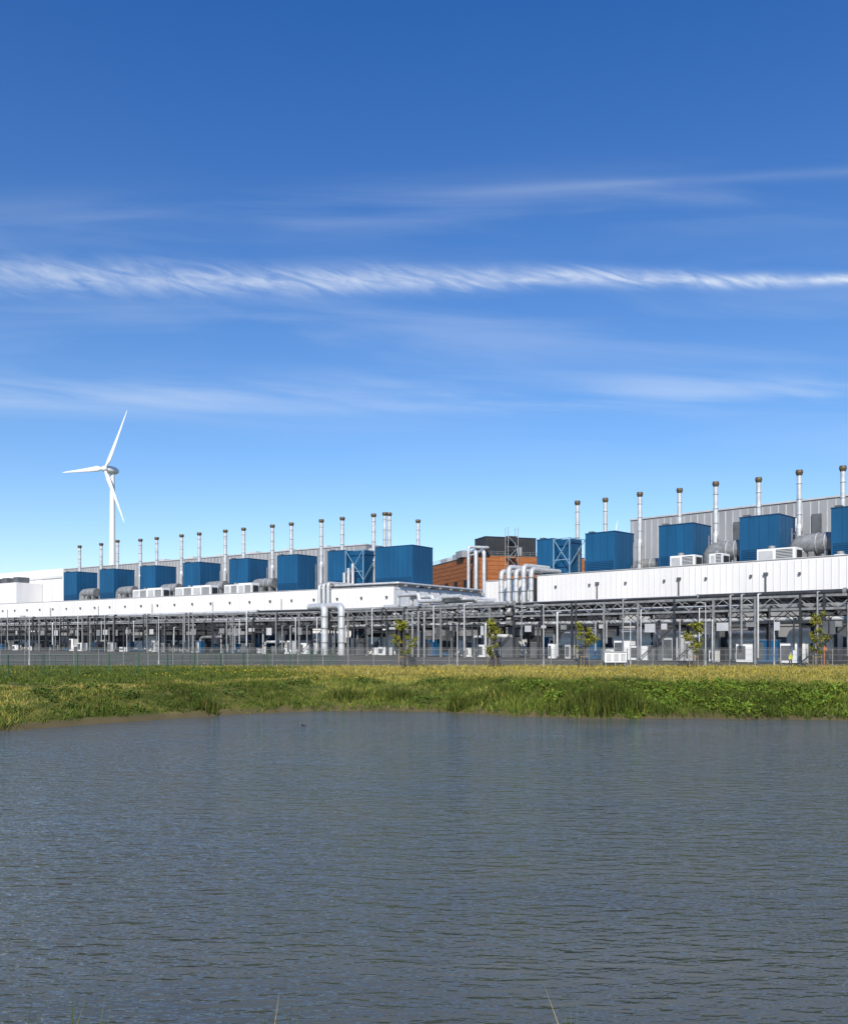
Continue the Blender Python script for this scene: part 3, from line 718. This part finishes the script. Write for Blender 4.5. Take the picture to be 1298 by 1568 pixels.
# ------------------------------------------------------------------ sky, sun, camera
el=math.radians(37); az=Vector((-.16,-.987,0)).normalized()
sv=Vector((az.x*math.cos(el),az.y*math.cos(el),math.sin(el)))
sd=bpy.data.lights.new('sun','SUN'); sd.energy=5.0; sd.angle=math.radians(.5); sd.color=(1,.94,.84)
so=bpy.data.objects.new('sun',sd); scene.collection.objects.link(so); so.rotation_euler=sv.to_track_quat('Z','Y').to_euler(); so.location=(0,-50,80)
w=bpy.data.worlds.new('World'); scene.world=w; w.use_nodes=True; nt=w.node_tree
bg=nt.nodes['Background']; sky=nt.nodes.new('ShaderNodeTexSky'); sky.sky_type='NISHITA'; sky.sun_disc=False
sky.sun_elevation=el; sky.sun_rotation=math.atan2(sv.x,sv.y); sky.air_density=1.0; sky.dust_density=.3; sky.ozone_density=3.0
tc=nt.nodes.new('ShaderNodeTexCoord'); sx=nt.nodes.new('ShaderNodeSeparateXYZ'); nt.links.new(tc.outputs['Generated'],sx.inputs[0])
yy=mth('MAXIMUM',sx.outputs['Y'],.05)
u=mth('DIVIDE',sx.outputs['X'],yy); v=mth('DIVIDE',sx.outputs['Z'],yy)
cmb=nt.nodes.new('ShaderNodeCombineXYZ'); nt.links.new(u,cmb.inputs[0]); nt.links.new(v,cmb.inputs[1])
def nz(su,sv_,rot=0,detail=3,dist=0.,seed=0):
    r_=nt.nodes.new('ShaderNodeMapping'); r_.inputs['Rotation'].default_value=(0,0,math.radians(rot)); nt.links.new(cmb.outputs[0],r_.inputs[0])
    mp=nt.nodes.new('ShaderNodeMapping'); mp.inputs['Scale'].default_value=(su,sv_,1); mp.inputs['Location'].default_value=(seed,seed*.7,0)
    nt.links.new(r_.outputs[0],mp.inputs[0])
    n=nt.nodes.new('ShaderNodeTexNoise'); n.inputs['Scale'].default_value=1; n.inputs['Detail'].default_value=detail; n.inputs['Distortion'].default_value=dist
    nt.links.new(mp.outputs[0],n.inputs['Vector']); return n.outputs['Fac']
def mr_(x,a,b_,c=0.,d=1.):
    m=nt.nodes.new('ShaderNodeMapRange'); m.interpolation_type='SMOOTHSTEP'
    nt.links.new(x,m.inputs[0])
    for i,q in zip((1,2,3,4),(a,b_,c,d)): m.inputs[i].default_value=q
    return m.outputs[0]
def gauss(x,c,wd):
    dlt=mth('DIVIDE',mth('SUBTRACT',x,c),wd); return mth('EXPONENT',mth('MULTIPLY',mth('MULTIPLY',dlt,dlt),-1.0),0) 
def lin(a,b_): return mth('ADD',mth('MULTIPLY',u,b_),a)
n1=nz(3.5,3,0,2,seed=3)
c0=mth('ADD',lin(.426,-.004),mth('MULTIPLY',mth('SUBTRACT',n1,.5),.022))
wd=mth('MAXIMUM',lin(.0130,-.015),.004)
g1=gauss(v,c0,wd)
st=mth('MULTIPLY',mr_(nz(13,62,16,6,1.4,seed=5),.28,.70,.30,1.0),mr_(nz(34,90,32,3,.8,seed=15),.25,.65,.72,1.0))
cl1=mth('MULTIPLY',mth('MULTIPLY',g1,st),mr_(u,-.6,.6,.42,.78))
c2=lin(.5247,.055); wisp=nz(3,24,0,5,.4,seed=2)
cl2=mth('MULTIPLY',mth('MULTIPLY',gauss(v,c2,.0065),mr_(u,-.35,.5,0.,.13)),mr_(wisp,.3,.6,.5,1))
cl2b=mth('MULTIPLY',mth('MULTIPLY',gauss(v,lin(.505,.045),.035),.11),mr_(wisp,.35,.7))
n3=nz(3.2,34,4,5,.5,seed=12)
cl3=mth('MULTIPLY',mth('MULTIPLY',gauss(v,.290,.022),.28),mr_(n3,.36,.72))
n4=nz(2.2,16,3,6,.6,seed=21)
cl4=mth('MULTIPLY',mth('MULTIPLY',gauss(v,lin(.35,-.02),.10),.16),mr_(n4,.40,.75))
cl=mth('ADD',mth('ADD',cl1,cl2),mth('ADD',cl2b,mth('ADD',cl3,cl4)))
cl=mth('MULTIPLY',mth('MINIMUM',cl,.85),mr_(sx.outputs['Y'],.1,.3))
tint=nt.nodes.new('ShaderNodeValToRGB'); e=tint.color_ramp.elements
e[0].position=.0; e[0].color=(.95,.96,1.0,1); e[1].position=.6; e[1].color=(.24,.60,1.05,1)
x_=e.new(.22); x_.color=(.60,.80,1.0,1)
nt.links.new(sx.outputs['Z'],tint.inputs['Fac'])
ml=nt.nodes.new('ShaderNodeVectorMath'); ml.operation='MULTIPLY'; nt.links.new(sky.outputs[0],ml.inputs[0]); nt.links.new(tint.outputs[0],ml.inputs[1])
mx=nt.nodes.new('ShaderNodeMixRGB'); nt.links.new(cl,mx.inputs[0]); nt.links.new(ml.outputs[0],mx.inputs[1]); mx.inputs[2].default_value=(5.8,6.3,6.9,1)
nt.links.new(mx.outputs[0],bg.inputs['Color']); bg.inputs['Strength'].default_value=.148

cam=bpy.data.cameras.new('camera'); co=bpy.data.objects.new('camera',cam); scene.collection.objects.link(co)
co.location=(0,0,3.2); co.rotation_euler=(math.radians(90),0,0)
cam.sensor_fit='HORIZONTAL'; cam.sensor_width=36; cam.lens=36*1300/1298
cam.shift_y=(980-784)/1298.0; cam.clip_end=20000; cam.clip_start=.1
scene.camera=co
